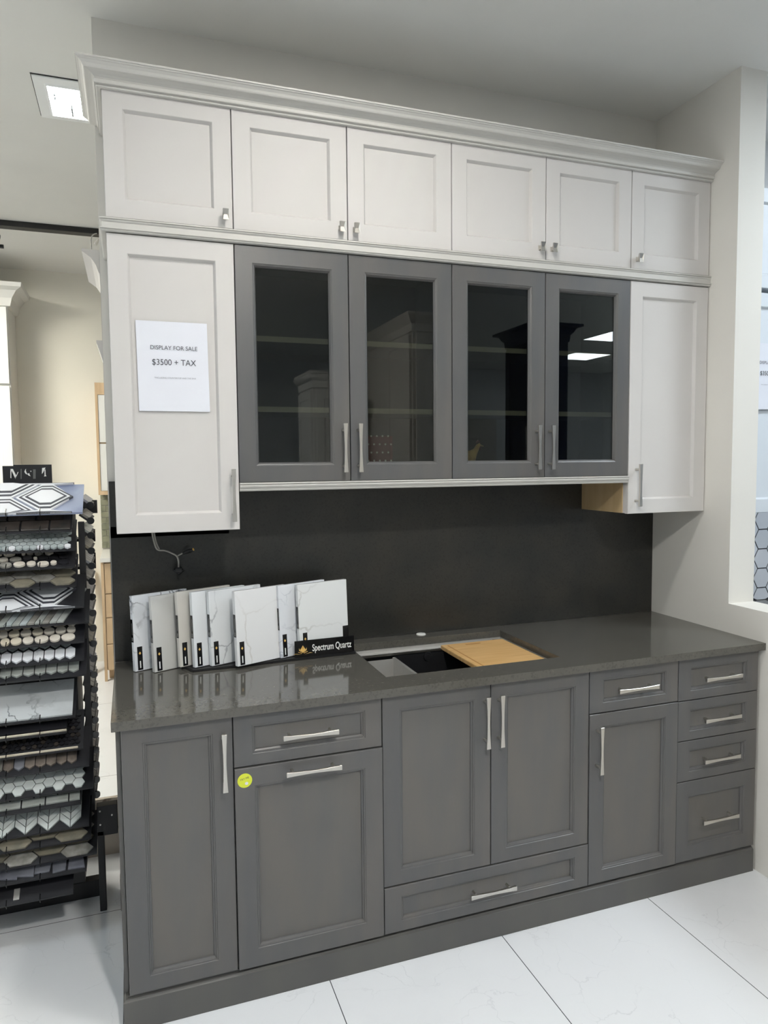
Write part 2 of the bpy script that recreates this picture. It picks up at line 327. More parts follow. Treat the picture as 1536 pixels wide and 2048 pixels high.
# ------------------------------------------------------------------ base cabinets (front face of the doors at y = 0)
ZB, ZT = .106, .8855
X = [0, .3083, .7703, 1.1533, 1.5398, 1.9267, 2.3103]
YC = .0205
def base(x0, x1, label, top=True, zb=ZB-.004):
    t = thing('base_cabinet', ((x0+x1)/2, .3, 0), label, 'cabinet', 'dark grey base cabinets under the countertop')
    carcass(x0, x1, YC, .60, zb, ZT-.001, 'stain', t, top)
    return t
c = base(X[0], X[1], 'narrow one-door dark grey base cabinet at the left end')
d = frame_front('door', X[0], X[1], ZB, ZT, 0, 'stain', c, .056, .045, 'bead'); handle((.280, .845), (.280, .673), 0, d, True)
c = base(X[1], X[2], 'dark grey base cabinet with top drawer and pull-out door bearing a yellow sticker')
d = frame_front('drawer', X[1], X[2], .7258, ZT, 0, 'stain', c, .054, .034, 'bead'); handle((.451, .808), (.621, .806), 0, d, False)
d = frame_front('pull_out_door', X[1], X[2], ZB, .7258, -.006, 'stain', c, .058, .056, 'bead'); handle((.457, .699), (.627, .697), -.006, d, False)
c = base(X[2], X[4], 'wide two-door dark grey sink cabinet with a long bottom drawer', False)
d = frame_front('door', X[2], X[3], .2604, ZT, 0, 'stain', c, .058, .046, 'bead'); handle((1.128, .850), (1.128, .677), 0, d, True)
d = frame_front('door', X[3], X[4], .2604, ZT, 0, 'stain', c, .056, .046, 'bead'); handle((1.180, .850), (1.180, .676), 0, d, True)
d = frame_front('drawer', X[2], X[4], ZB, .2604, -.004, 'stain', c, .056, .034, 'bead'); handle((1.062, .186), (1.232, .184), -.004, d, False)
c = base(X[4], X[5], 'dark grey base cabinet with one drawer over one door, right of the sink cabinet')
d = frame_front('drawer', X[4], X[5], .728, ZT, 0, 'stain', c, .054, .034, 'bead'); handle((1.641, .808), (1.811, .808), 0, d, False)
d = frame_front('door', X[4], X[5], ZB, .728, -.003, 'stain', c, .056, .046, 'bead'); handle((1.569, .691), (1.569, .521), -.003, d, True)
c = base(X[5], X[6], 'dark grey four-drawer base cabinet at the right end')
for z0, z1, hz in ((.7254, ZT, .806), (.5723, .7254, .650), (.4168, .5723, .495), (ZB, .4168, .261)):
    d = frame_front('drawer', X[5], X[6], z0, z1, 0, 'stain', c, .054, .034 if z1-z0 < .2 else .056, 'bead'); handle((2.027, hz), (2.197, hz), 0, d, False)
# kick board with its top bead, and the end panel
K = MB(); prof = [(0, .0005), (.0, .088), (-.004, .091), (-.006, .094), (-.012, .096), (-.012, .1005), (-.02, .1005), (-.02, .0005)]
def moulding(prof, xl, xr, yf, yb, m, name, label, cat, left=True):
    mb = MB(); rs = []
    if left: rs.append([(xl-p, yb, z) for p, z in prof])
    rs.append([((xl-p) if left else xl, yf-p, z) for p, z in prof]); rs.append([(xr, yf-p, z) for p, z in prof])
    mb.rings(rs, True, True, True); o = mb.build(name, m); return tag(o, label, cat)
moulding([(a+.0, z) for a, z in prof], -.016, X[6]-.001, 0, .60, 'stain_dark', 'kick_board', 'long dark grey kick board along the floor under the base cabinets', 'kick board')
tag(MB().box(-.0125, -.0008, .026, .618, .1015, ZT-.001).build('end_panel', 'stain_dark'), 'dark grey side panel closing the left end of the base cabinets', 'panel')
struct('baseboard_left', MB().box(-.032, -.0256, .60, .75, .0005, .12), 'stain_dark', 'dark baseboard at the end of the partition wall')

# countertop with the sink cut-out
cx0, cx1, cy0, cy1, cz0, cz1 = -.0222, XR-.001, -.0196, YB-.0015, .8870, .914
sx0, sx1, sy0, sy1 = .822, 1.485, .1015, .543
def ring4(a0, a1, b0, b1, z): return [(a0, b0, z), (a1, b0, z), (a1, b1, z), (a0, b1, z)]
mb = MB(); mb.rings([ring4(cx0, cx1, cy0, cy1, cz1), ring4(cx0, cx1, cy0, cy1, cz0), ring4(sx0, sx1, sy0, sy1, cz0), ring4(sx0, sx1, sy0, sy1, cz1), ring4(cx0, cx1, cy0, cy1, cz1)], True)
import bmesh
o = mb.build('countertop', 'counter', bevel=.0012)
bm = bmesh.new(); bm.from_mesh(o.data); bmesh.ops.remove_doubles(bm, verts=bm.verts, dist=1e-5); bmesh.ops.recalc_face_normals(bm, faces=bm.faces); bm.to_mesh(o.data); bm.free()
tag(o, 'long polished dark grey quartz countertop with a rectangular sink opening', 'countertop')
tag(MB().box(-.0222, XR-.001, YB, YW-.001, .9142, 1.56).box(-.0222, .39, YB, YW-.001, 1.36, 1.3995).build('backsplash', 'splash'), 'mottled near-black quartz backsplash slab behind the countertop', 'backsplash')

# sink
t = thing('kitchen_sink', ((sx0+sx1)/2, (sy0+sy1)/2, .69), 'stainless steel workstation sink set under the dark countertop', 'sink')
mb = MB(); mb.rings([ring4(sx0-.02, sx1+.02, sy0-.02, sy1+.02, .8862), ring4(sx0-.02, sx1+.02, sy0-.02, sy1+.02, .872), ring4(sx0+.018, sx1-.018, sy0+.018, sy1-.018, .872), ring4(sx0+.018, sx1-.018, sy0+.018, sy1-.03, .8725), ring4(sx0+.003, sx1-.003, sy0+.003, sy1-.004, .8735), ring4(sx0+.003, sx1-.003, sy0+.003, sy1-.004, .8862), ring4(sx0-.02, sx1+.02, sy0-.02, sy1+.02, .8862)], True)
mb.build('rim', 'steel', t)
def bowl(x0, x1, y0, y1, zt, zb, m, name, parent, slope=.0):
    mb = MB(); th = .002
    mb.rings([ring4(x0-th, x1+th, y0-th, y1+th, zt), ring4(x0-th, x1+th, y0-th, y1+th, zb-th), ], True, False, True)
    mb.rings([ring4(x0, x1, y0, y1, zt), ring4(x0+.002+slope, x1-.002, y0+.004, y1-.004, zb+.01), ring4(x0+.01+slope, x1-.01, y0+.012, y1-.012, zb)], True, False, True)
    return mb.build(name, m, parent)
bowl(sx0+.018, .972, sy0+.018, .44, .8718, .70, 'steel', 'bowl', t, .0)
o = bowl(.988, sx1-.018, sy0+.018, .47, .8718, .69, 'steel_dark', 'bowl', t); tag(o, 'black basin insert')
MB().box(.9735, .9865, sy0+.018, .46, .80, .8725).build('divider', 'steel', t, bevel=.003)
mb = MB()
mb.box(sx0+.004, sx1-.02, .478, .482, .8736, .8795).build('back_rail', 'nickel', t)
p = at(856, 1313, y=.4655); mb = MB().cyl((p.x, .4685, p.z), (p.x, .464, p.z), .018, .016, 24).cyl((p.x, .464, p.z), (p.x, .4625, p.z), .010, .009, 20); mb.build('overflow_cap', 'steel_dark', t)
o = MB().cyl((1.1505, .597, .9145), (1.1505, .597, .9175), .020, .0185, 32).build('faucet_hole_cover', 'white_paint'); tag(o, 'small round metal cover over the tap hole behind the sink', 'hole cover')
# cutting board
B = [at(700+a/3.339, 1220+b_/3.339, z=.892) for a, b_ in ((600, 230), (1025, 195), (1305, 325), (850, 378))]
bx0 = (B[0].x+B[3].x)/2; bx1 = (B[1].x+B[2].x)/2; by1 = (B[0].y+B[1].y)/2; by0 = .112
t = thing('cutting_board', ((bx0+bx1)/2, .3, .8745), 'light bamboo cutting board laid over the right side of the sink', 'cutting board')
MB().box(bx0, bx1, by0, by1, .8745, .892).build('board', 'bamboo', t, bevel=.003)
# juice groove near the left edge (a shallow inlaid strip) and slot handle
MB().box(bx0+.02, bx0+.026, by0+.02, by1-.02, .8921, .8924).build('groove', 'bamboo_dark', t)
xm = at(948, 1288, z=.892); MB().box(xm.x-.035, xm.x+.03, by1-.036, by1-.026, .8921, .8925).build('handle_slot', 'bamboo_dark', t)
p = at(996, 1278, z=.892); o = MB().cyl((p.x-.004, sy1-.034, .8745), (p.x-.004, sy1-.034, .884), .015, .013, 20).build('drain_cap', 'steel_dark'); tag(o, 'small black cap on the ledge behind the cutting board', 'cap')

# ------------------------------------------------------------------ wall cabinets (front face y = .3087)
YU = .3087; U = [.0034, .3881, .7721, 1.1596, 1.5473, 1.9341, XR-.0015]
ZR0, ZR1, ZM, ZG, ZL = 2.3694, 2.7547, 2.3254, 1.5545, 1.4
def wallcab(x0, x1, z0, z1, label, m='light_paint', group='light grey cabinets of the top row', inner=None):
    t = thing('wall_cabinet', ((x0+x1)/2, .46, z0), label, 'cabinet', group)
    carcass(x0, x1, YU+.0205, YB-.001 if z0 < 1.56 and m != 'stain' else YW-.001, z0+.003, z1, inner or m, t)
    return t
G1 = 'light grey cabinets of the top row'
c = wallcab(U[0], U[1], ZR0, 2.75, 'leftmost small light grey cabinet of the top row, one door'); d = frame_front('door', U[0], U[1], ZR0, ZR1, YU, 'light_paint', c); knob(.362, 2.408, YU, d)
c = wallcab(U[1], U[3], ZR0, 2.75, 'left two-door light grey cabinet of the top row, knobs meeting in the middle')
d = frame_front('door', U[1], U[2], ZR0, ZR1, YU, 'light_paint', c); knob(.747, 2.408, YU, d); d = frame_front('door', U[2], U[3], ZR0, ZR1, YU, 'light_paint', c); knob(.798, 2.408, YU, d)
c = wallcab(U[3], U[5], ZR0, 2.75, 'right two-door light grey cabinet of the top row, over the hen figurine')
d = frame_front('door', U[3], U[4], ZR0, ZR1, YU, 'light_paint', c); knob(1.522, 2.412, YU, d); d = frame_front('door', U[4], U[5], ZR0, ZR1, YU, 'light_paint', c); knob(1.574, 2.412, YU, d)
c = wallcab(U[5], U[6], ZR0, 2.75, 'rightmost small light grey cabinet of the top row, against the side wall'); d = frame_front('door', U[5], U[6], ZR0, ZR1, YU, 'light_paint', c); knob(1.964, 2.408, YU, d)
G2 = 'tall light grey cabinets at the two ends of the wall row'
c = wallcab(U[0], U[1], ZL, ZM, 'tall light grey wall cabinet on the left with a paper sale notice', group=G2); d = frame_front('door', U[0], U[1], ZL, ZM, YU, 'light_paint', c); handle((.366, 1.601), (.366, 1.430), YU, d, True)
t = thing('wall_cabinet', ((U[5]+U[6])/2, .46, ZL), 'tall light grey wall cabinet on the right with a bare maple side', 'cabinet', G2)
carcass(U[5]+.003, U[6], YU+.0205, YB-.001, ZL+.003, ZM, 'light_paint', t)
MB().box(U[5]-.0005, U[5]+.003, YU+.034, YB-.001, ZL+.003, ZM).build('side_panel', 'maple', t)
d = frame_front('door', U[5], U[6], ZL, ZM, YU, 'light_paint', t); handle((1.971, 1.602), (1.971, 1.432), YU, d, True)
G3 = 'dark grey glass-door cabinets'
for (a, b_, e, h1, h2, lab) in ((1, 2, 3, .746, .800, 'dark grey glass-door wall cabinet on the left, red dotted box inside'), (3, 4, 5, 1.5075, 1.5665, 'dark grey glass-door wall cabinet on the right, gold hen inside')):
    t = thing('glass_door_cabinet', (U[b_], .46, ZG), lab, 'cabinet', G3)
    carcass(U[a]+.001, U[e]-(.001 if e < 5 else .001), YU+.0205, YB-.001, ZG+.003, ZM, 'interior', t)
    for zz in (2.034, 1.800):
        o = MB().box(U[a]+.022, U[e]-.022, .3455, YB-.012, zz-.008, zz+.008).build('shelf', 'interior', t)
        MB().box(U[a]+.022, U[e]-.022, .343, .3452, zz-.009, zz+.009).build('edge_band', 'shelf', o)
    d = frame_front('door', U[a], U[b_], ZG, ZM, YU, 'stain', t, .056, .054, 'chamfer', True); handle((h1, 1.752), (h1, 1.585), YU, d, True)
    d = frame_front('door', U[b_], U[e], ZG, ZM, YU, 'stain', t, .056, .054, 'chamfer', True); handle((h2, 1.752), (h2, 1.585), YU, d, True)
# crown, middle rail, bottom rail
crown = [(.001, 2.744), (.012, 2.7445), (.013, 2.748), (.010, 2.750), (.010, 2.7525), (.018, 2.7535), (.019, 2.756), (.019, 2.7635), (.015, 2.7655), (.017, 2.770), (.024, 2.775), (.036, 2.779), (.044, 2.781), (.047, 2.784), (.050, 2.790), (.057, 2.796), (.061, 2.7975), (.062, 2.800), (.066, 2.801), (.066, 2.806), (.001, 2.806)]
moulding(crown, U[0], XR-.001, YU, YW-.001, 'trim_paint', 'crown_moulding', 'stepped light grey crown moulding along the top of the wall cabinets', 'moulding')
mid = [(-.020, 2.327), (.008, 2.3272), (.011, 2.329), (.012, 2.331), (.009, 2.3325), (.013, 2.3345), (.013, 2.338), (.007, 2.339), (.007, 2.354), (.011, 2.3575), (.012, 2.360), (.009, 2.3615), (.013, 2.3635), (.012, 2.367), (-.020, 2.3685)]
moulding(mid, U[0]-.004, XR-.001, YU, YW-.001, 'trim_paint', 'rail_moulding', 'beaded pale rail moulding between the two rows of wall cabinets', 'moulding')
bot = [(-.018, ZG+.0005), (-.018, 1.527), (.001, 1.527), (.004, 1.531), (.003, 1.535), (.007, 1.537), (.011, 1.543), (.011, 1.548), (.008, 1.549), (.013, 1.5505), (.013, ZG+.0005)]
moulding(bot, U[1]+.001, U[5]-.003, YU, 0, 'trim_paint', 'rail_moulding', 'beaded pale rail moulding under the dark glass-door cabinets', 'moulding', False)

# objects behind the glass
p = at(930, 930, y=.42)
t = thing('hen_figurine', (p.x-.01, .42, ZG+.0205), 'gold ceramic hen standing inside the third glass door', 'figurine')
p = at(930, 930, y=.375); hx, hy, hz = p.x-.012, .382, ZG+.0215
mb = MB(); rs = []
for q, cxx, czz, rx, ry, rz in ((0, -.075, .075, .004, .004, .012), (.1, -.065, .07, .012, .010, .022), (.2, -.045, .052, .03, .026, .034), (.4, -.015, .045, .036, .032, .040), (.6, .02, .047, .034, .030, .036), (.75, .045, .06, .022, .02, .024), (.85, .058, .078, .014, .013, .013), (.93, .068, .096, .011, .010, .011), (1, .078, .108, .004, .004, .004)):
    rs.append([(hx+cxx+(-.35 if q > .65 else 0)*rz*math.sin(a), hy+ry*math.cos(a), hz+czz+rz*math.sin(a)) for a in [2*PI*k/18 for k in range(18)]])
mb.rings(rs, True, True, True); mb.cyl((hx, hy, hz+.012), (hx, hy, hz), .02, .03, 20); mb.build('body', 'hen_gold', t, smooth=True)
MB().cyl((hx+.074, hy, hz+.105), (hx+.094, hy, hz+.100), .005, .001, 8).build('beak', 'maple', t)
MB().tube([(hx+.062, hy, hz+.112), (hx+.070, hy, hz+.120), (hx+.078, hy, hz+.116)], [.003, .005, .002], 8).cyl((hx+.078, hy, hz+.097), (hx+.08, hy, hz+.085), .004, .003, 8).build('comb', 'red', t)
p = at(735, 930, y=.46); q = at(778, 930, y=.46); x0, x1 = U[1]+.45, q.x
mb = MB().box(p.x-.03, x1, .42, .54, ZG+.0205, 1.715)
k_ = 0
for i in range(7):
    for j in range(5):
        xx = p.x-.02+i*.022+(j % 2)*.011; zz = ZG+.04+j*.03
        if xx < x1-.006: mb.prism([(xx+.0035*math.cos(a), zz+.0035*math.sin(a)) for a in [2*PI*k/10 for k in range(10)]], lambda a, b_, h: (a, .42-h, b_), 0, .0006, 1)
tag(mb.build('dotted_box', ['red', 'white_ink'], bevel=0), 'red box with white dots behind the second glass door', 'box')

# ------------------------------------------------------------------ paper notice, sticker, wiring
def notice(x0, z0, yf, lean, label, dx=0):
    W, Hh = .217, .281; t = thing('sale_notice', (x0+W/2, yf-.001, z0), label, 'notice', 'paper sale notices')
    mb = MB(); n = 8; vs = []
    for j in range(n+1):
        for i in range(2):
            vs.append((x0+W*i+dx*(1-j/n), yf-.0012-.004*max(0, (.12-j/n))*8*.15, z0+Hh*j/n))
    mb.add(vs, [(2*j, 2*j+1, 2*j+3, 2*j+2) for j in range(n)])
    o = mb.build('sheet', 'paper', t); s_ = o.modifiers.new('solid', 'SOLIDIFY'); s_.thickness = .0004; s_.offset = 1
    y = yf-.0026
    text('lettering', 'DISPLAY FOR SALE', .143, x0+.042, z0+.193, y, 'ink', t, .0128)
    text('lettering', '$3500 + TAX', .134, x0+.046, z0+.145, y, 'ink', t, .0185)
    text('lettering', '*INCLUDING COUNTERTOP AND THE SINK', .128, x0+.051, z0+.103, y, 'ink_faint', t, .0044)
notice(.0805, 1.7865, YU+.009-.0095+.009, 0, 'white paper DISPLAY FOR SALE notice on the tall left cabinet', .003)
t = thing('sticker', (.339, -.0062, .688), 'round yellow TRY ME sticker on the pull-out door', 'sticker')
pts = [(.339+.0215*math.cos(2*PI*k/40), .688+.0215*math.sin(2*PI*k/40)) for k in range(40)]
MB().prism(pts, lambda a, b_, h: (a, -.0062-h, b_), 0, .0005).build('disc', 'yellow', t)
text('lettering', 'TRY ME', .027, .3255, .688, -.0070, 'ink', t, .0058, .22)
MB().prism([(.339+.005+.005*math.cos(2*PI*k/14), .679+.0045*math.sin(2*PI*k/14)) for k in range(14)], lambda a, b_, h: (a, -.0068-h, b_), 0, .0003).build('mark', 'paper', t)
t = thing('loose_cable', (.16, .55, 1.38), 'loose grey cable with two black plugs hanging under the tall left cabinet', 'cable')
P = [at(u, v, y=yy) for u, v, yy in ((302, 1066, .58), (308, 1083, .58), (315, 1099, .58), (330, 1101, .58), (345, 1107, .58), (354, 1113, .58), (357, 1124, .58), (357, 1136, .58))]
P[0].z = 1.402
def smooth(P, n=5):
    out = []
    for i in range(len(P)-1):
        p0, p1, p2, p3 = P[max(i-1, 0)], P[i], P[i+1], P[min(i+2, len(P)-1)]
        for k in range(n):
            s = k/n; out.append(.5*((2*p1)+(p2-p0)*s+(2*p0-5*p1+4*p2-p3)*s*s+(3*p1-p0-3*p2+p3)*s**3))
    return out+[P[-1]]
MB().tube(smooth(P), .0032, 8).tube([v+Vector((.006, .004, 0)) for v in smooth(P[:3])], .0032, 8).build('cord', 'cord_grey', t, smooth=True)
b1 = [at(u, v, y=.57) for u, v in ((355, 1112), (364, 1107), (372, 1103))]; MB().tube(b1, .003, 8).build('cord', 'cord_grey', t, smooth=True)
e0, e1 = at(366, 1107, y=.565), at(381, 1101, y=.555); MB().cyl(e0, e1, .005, .008, 10).cyl(e1, e1+(e1-e0)*.3, .006, .006, 10).build('plug', 'black', t)
e2 = e1+(e1-e0)*.32; MB().cyl(e2, e2+(e1-e0)*.12, .005, .005, 10).build('plug_tip', 'gold', t)
e0 = at(357, 1137, y=.575); MB().box(e0.x-.012, e0.x+.012, .562, .585, e0.z-.014, e0.z+.004).cyl((e0.x-.018, .572, e0.z-.002), (e0.x+.002, .572, e0.z-.02), .005).cyl((e0.x+.018, .572, e0.z-.004), (e0.x-.002, .572, e0.z-.02), .005).build('plug', 'black', t, bevel=.002)

# ------------------------------------------------------------------ quartz samples and their tray
t = thing('sample_tray', (.5, .45, .9143), 'low black tray with a Spectrum Quartz name plate, under the stone samples', 'tray')
MB().prism([(.228, .388), (.813, .410), (.825, .58), (.16, .56)], lambda a, b_, h: (a, b_, h), .9145, .9245).build('base', 'black', t, bevel=.0015)
t2 = MB().prism([(.582, .3985), (.806, .407), (.806, .4105), (.582, .402)], lambda a, b_, h: (a, b_, h), .9248, .985); t2 = t2.build('name_plate', 'black_gloss', t, bevel=.001)
def onplate(o, x):   # turn flat lettering to lie on the slightly turned plate
    o.rotation_euler = (0, 0, math.atan2(.0085, .224))
xT = .647; yT = .3985+(xT-.582)*.0085/.224
o = text('lettering', 'Spectrum Quartz', .148, xT, .9435, yT-.0009, 'white_ink', t, .0245, bold=.012); onplate(o, xT)
def lotus(cx, z0, s):
    mb = MB(); F = lambda a, b_, h: (cx+a*s, .3985+(cx+a*s-.582)*.038-.0006-h, z0+b_*s)
    mb.prism([(0, 0), (.30, .34), (0, .80), (-.30, .34)], F, 0, .0004)
    for sg in (1, -1):
        mb.prism([(sg*.06, -.02), (sg*.42, .30), (sg*.40, .55), (sg*.33, .36)][::sg], F, 0, .0004)
        mb.prism([(sg*.10, -.08), (sg*.52, .10), (sg*.50, .16), (sg*.12, 0)][::sg], F, 0, .0003)
        mb.prism([(sg*.15, -.16), (sg*.8, -.02), (sg*1.1, -.10), (sg*.8, -.07)][::sg], F, 0, .0003)
    return mb.build('lotus_emblem', 'gold', t)
lotus(.612, .9405, .034)
slabs = [((271, 1344), .9145, 24, 'leftmost stone sample, white with bold dark veins', 1, (226, 229, 234), (60, 64, 74), 11, .06, 1.0),
         ((309.8, 1345.5), .9145, 24, 'second stone sample from the left, warm grey with faint veins', 2, (200, 200, 197), (150, 150, 146), 6, .025, .6),
         ((361.3, 1335.2), .9250, 23, 'third stone sample from the left, beige-grey and mostly hidden', 3, (208, 205, 198), (140, 138, 132), 6, .02, .7),
         ((390.6, 1336), .9250, 22, 'fourth stone sample from the left, plain cool white narrow strip showing', 4, (222, 225, 228), (180, 182, 186), 4, .02, .4),
         ((424.5, 1333), .9250, 22, 'fifth stone sample from the left, white with long grey veins', 5, (226, 229, 231), (150, 154, 160), 6, .02, .8),
         ((475.6, 1333), .9250, 21, 'widest showing white stone sample, soft pale veins, middle of the row', 6, (227, 228, 229), (190, 186, 180), 5, .02, .6),
         ((562, 1316.5), .9250, 22, 'second stone sample from the right, narrow white strip with blue-grey veins', 7, (222, 225, 230), (130, 138, 154), 9, .03, .9),
         (None, .9250, 15, 'rightmost stone sample, standing right behind the name plate', 8, (224, 226, 226), (150, 148, 140), 7, .03, .6)]
for pix, z0, yaw, lab, seed, bc, vc, scl, wd, am in slabs:
    z0 += .0012; P0 = at(*pix, z=z0)+Vector((0, {7: -.004, 6: -.005}.get(seed, 0), 0)) if pix else Vector((.603, .4035, z0))
    t = thing('stone_sample', P0, lab, 'stone sample', 'quartz samples leaning on the countertop')
    W_, H_, T_ = .205, .258, .018
    a = math.radians(yaw); l = math.radians(3.0)
    mm = marble('quartz_%d' % seed, bc, vc, scl, wd, seed, .22, am, .35)
    loc = Matrix.Rotation(a, 4, 'Z') @ Matrix.Rotation(-l, 4, 'X')
    def sub(mb, name, m, par):
        me_o = mb.build(name, m, par); me_o.location = me_o.location+world(par)  # local coordinates of the sample
        return me_o
    o = MB().box(0, W_, 0, T_, .0, H_).build('slab', mm, None, bevel=.0012); o.parent = t
    s1 = MB().box(-.0006, .0, .0015, T_-.0015, .100, .178).box(-.0008, -.0006, .006, .009, .125, .165, 1).box(-.0008, -.0006, .004, .013, .104, .116, 1).build('edge_label', ['black_gloss', 'grey_ink'], None); s1.parent = t
    s2 = MB().box(.010 if seed != 8 else .014, .028 if seed != 8 else .032, -.0006, 0, .003, .083).build('face_label', 'black_gloss', None); s2.parent = t
    fx = .019 if seed != 8 else .023
    MB().prism([(fx, .055), (fx+.004, .060), (fx, .066), (fx-.004, .060)], lambda a_, b_, h: (a_, -.0006-h, b_), 0, .0003).build('emblem', 'gold', None).parent = s2
    e = s2.children[0]; e.location = e.location-s2.location
    MB().box(fx-.002, fx+.002, -.0009, -.0006, .010, .034).build('print', 'white_ink', None).parent = s2
    e = s2.children[1]; e.location = e.location-s2.location
    if seed == 8:
        s3 = MB().box(W_-.024, W_+.0006, -.0006, 0, .0, .086).build('face_label', 'black_gloss', None); s3.parent = t
    t.rotation_euler = (-l, 0, a); t.location.z = z0+.0003
    t.rotation_mode = 'XYZ'

# ------------------------------------------------------------------ hexagon helpers for mosaics
def hexa(cx, cy, r, sx=1, flat=True):
    off = 0 if flat else PI/6
    return [(cx+r*math.cos(off+k*PI/3)*sx, cy+r*math.sin(off+k*PI/3)) for k in range(6)]
def longhex(cx, cy, L_, h): return [(cx+L_/2, cy), (cx+L_/2-h*.5, cy+h/2), (cx-L_/2+h*.5, cy+h/2), (cx-L_/2, cy), (cx-L_/2+h*.5, cy-h/2), (cx+L_/2-h*.5, cy-h/2)]
def disc(cx, cy, rx, ry, n=14): return [(cx+rx*math.cos(2*PI*k/n), cy+ry*math.sin(2*PI*k/n)) for k in range(n)]
PH = math.radians(32); BL = .165
TM = dict(white=marble('mosaic_white', (224, 226, 230), (196, 198, 204), 9, .02, 11, .25, .5), line=mat('mosaic_charcoal', (66, 68, 76), .4), pale=mat('mosaic_pale', (158, 168, 168), .3, c2=(176, 184, 186), scale=30),
          paleblue=mat('mosaic_pale_blue', (176, 190, 196), .3), grey=mat('mosaic_grey', (120, 118, 112), .35, c2=(150, 148, 142), scale=40), taupe=mat('mosaic_taupe', (112, 108, 96), .4, c2=(134, 128, 112), scale=30),
          beige=mat('mosaic_beige', (198, 188, 168), .35, c2=(214, 206, 188), scale=18), cream=mat('mosaic_cream', (218, 212, 200), .35, c2=(204, 196, 184), scale=25), dark=mat('mosaic_dark', (48, 46, 44), .18, c2=(66, 60, 56), scale=20),
          black=mat('mosaic_black', (34, 34, 38), .3), brown=mat('mosaic_brown', (104, 94, 86), .3, c2=(140, 130, 122), scale=30), silver=mat('mosaic_silver', (140, 142, 150), .3), greygreen=mat('mosaic_grey_green', (140, 144, 138), .35, c2=(170, 174, 170), scale=12),
          chev=mat('mosaic_chevron', (206, 212, 210), .3), slate=mat('mosaic_slate', (96, 98, 108), .35, c2=(116, 118, 126), scale=20), lantern=marble('mosaic_lantern', (196, 200, 202), (52, 54, 60), 9, .03, 12, .25, .9, 1.5), tan=mat('mosaic_tan', (186, 164, 134), .35, c2=(150, 140, 118), scale=14))
for k, v in TM.items(): M['t_'+k] = v
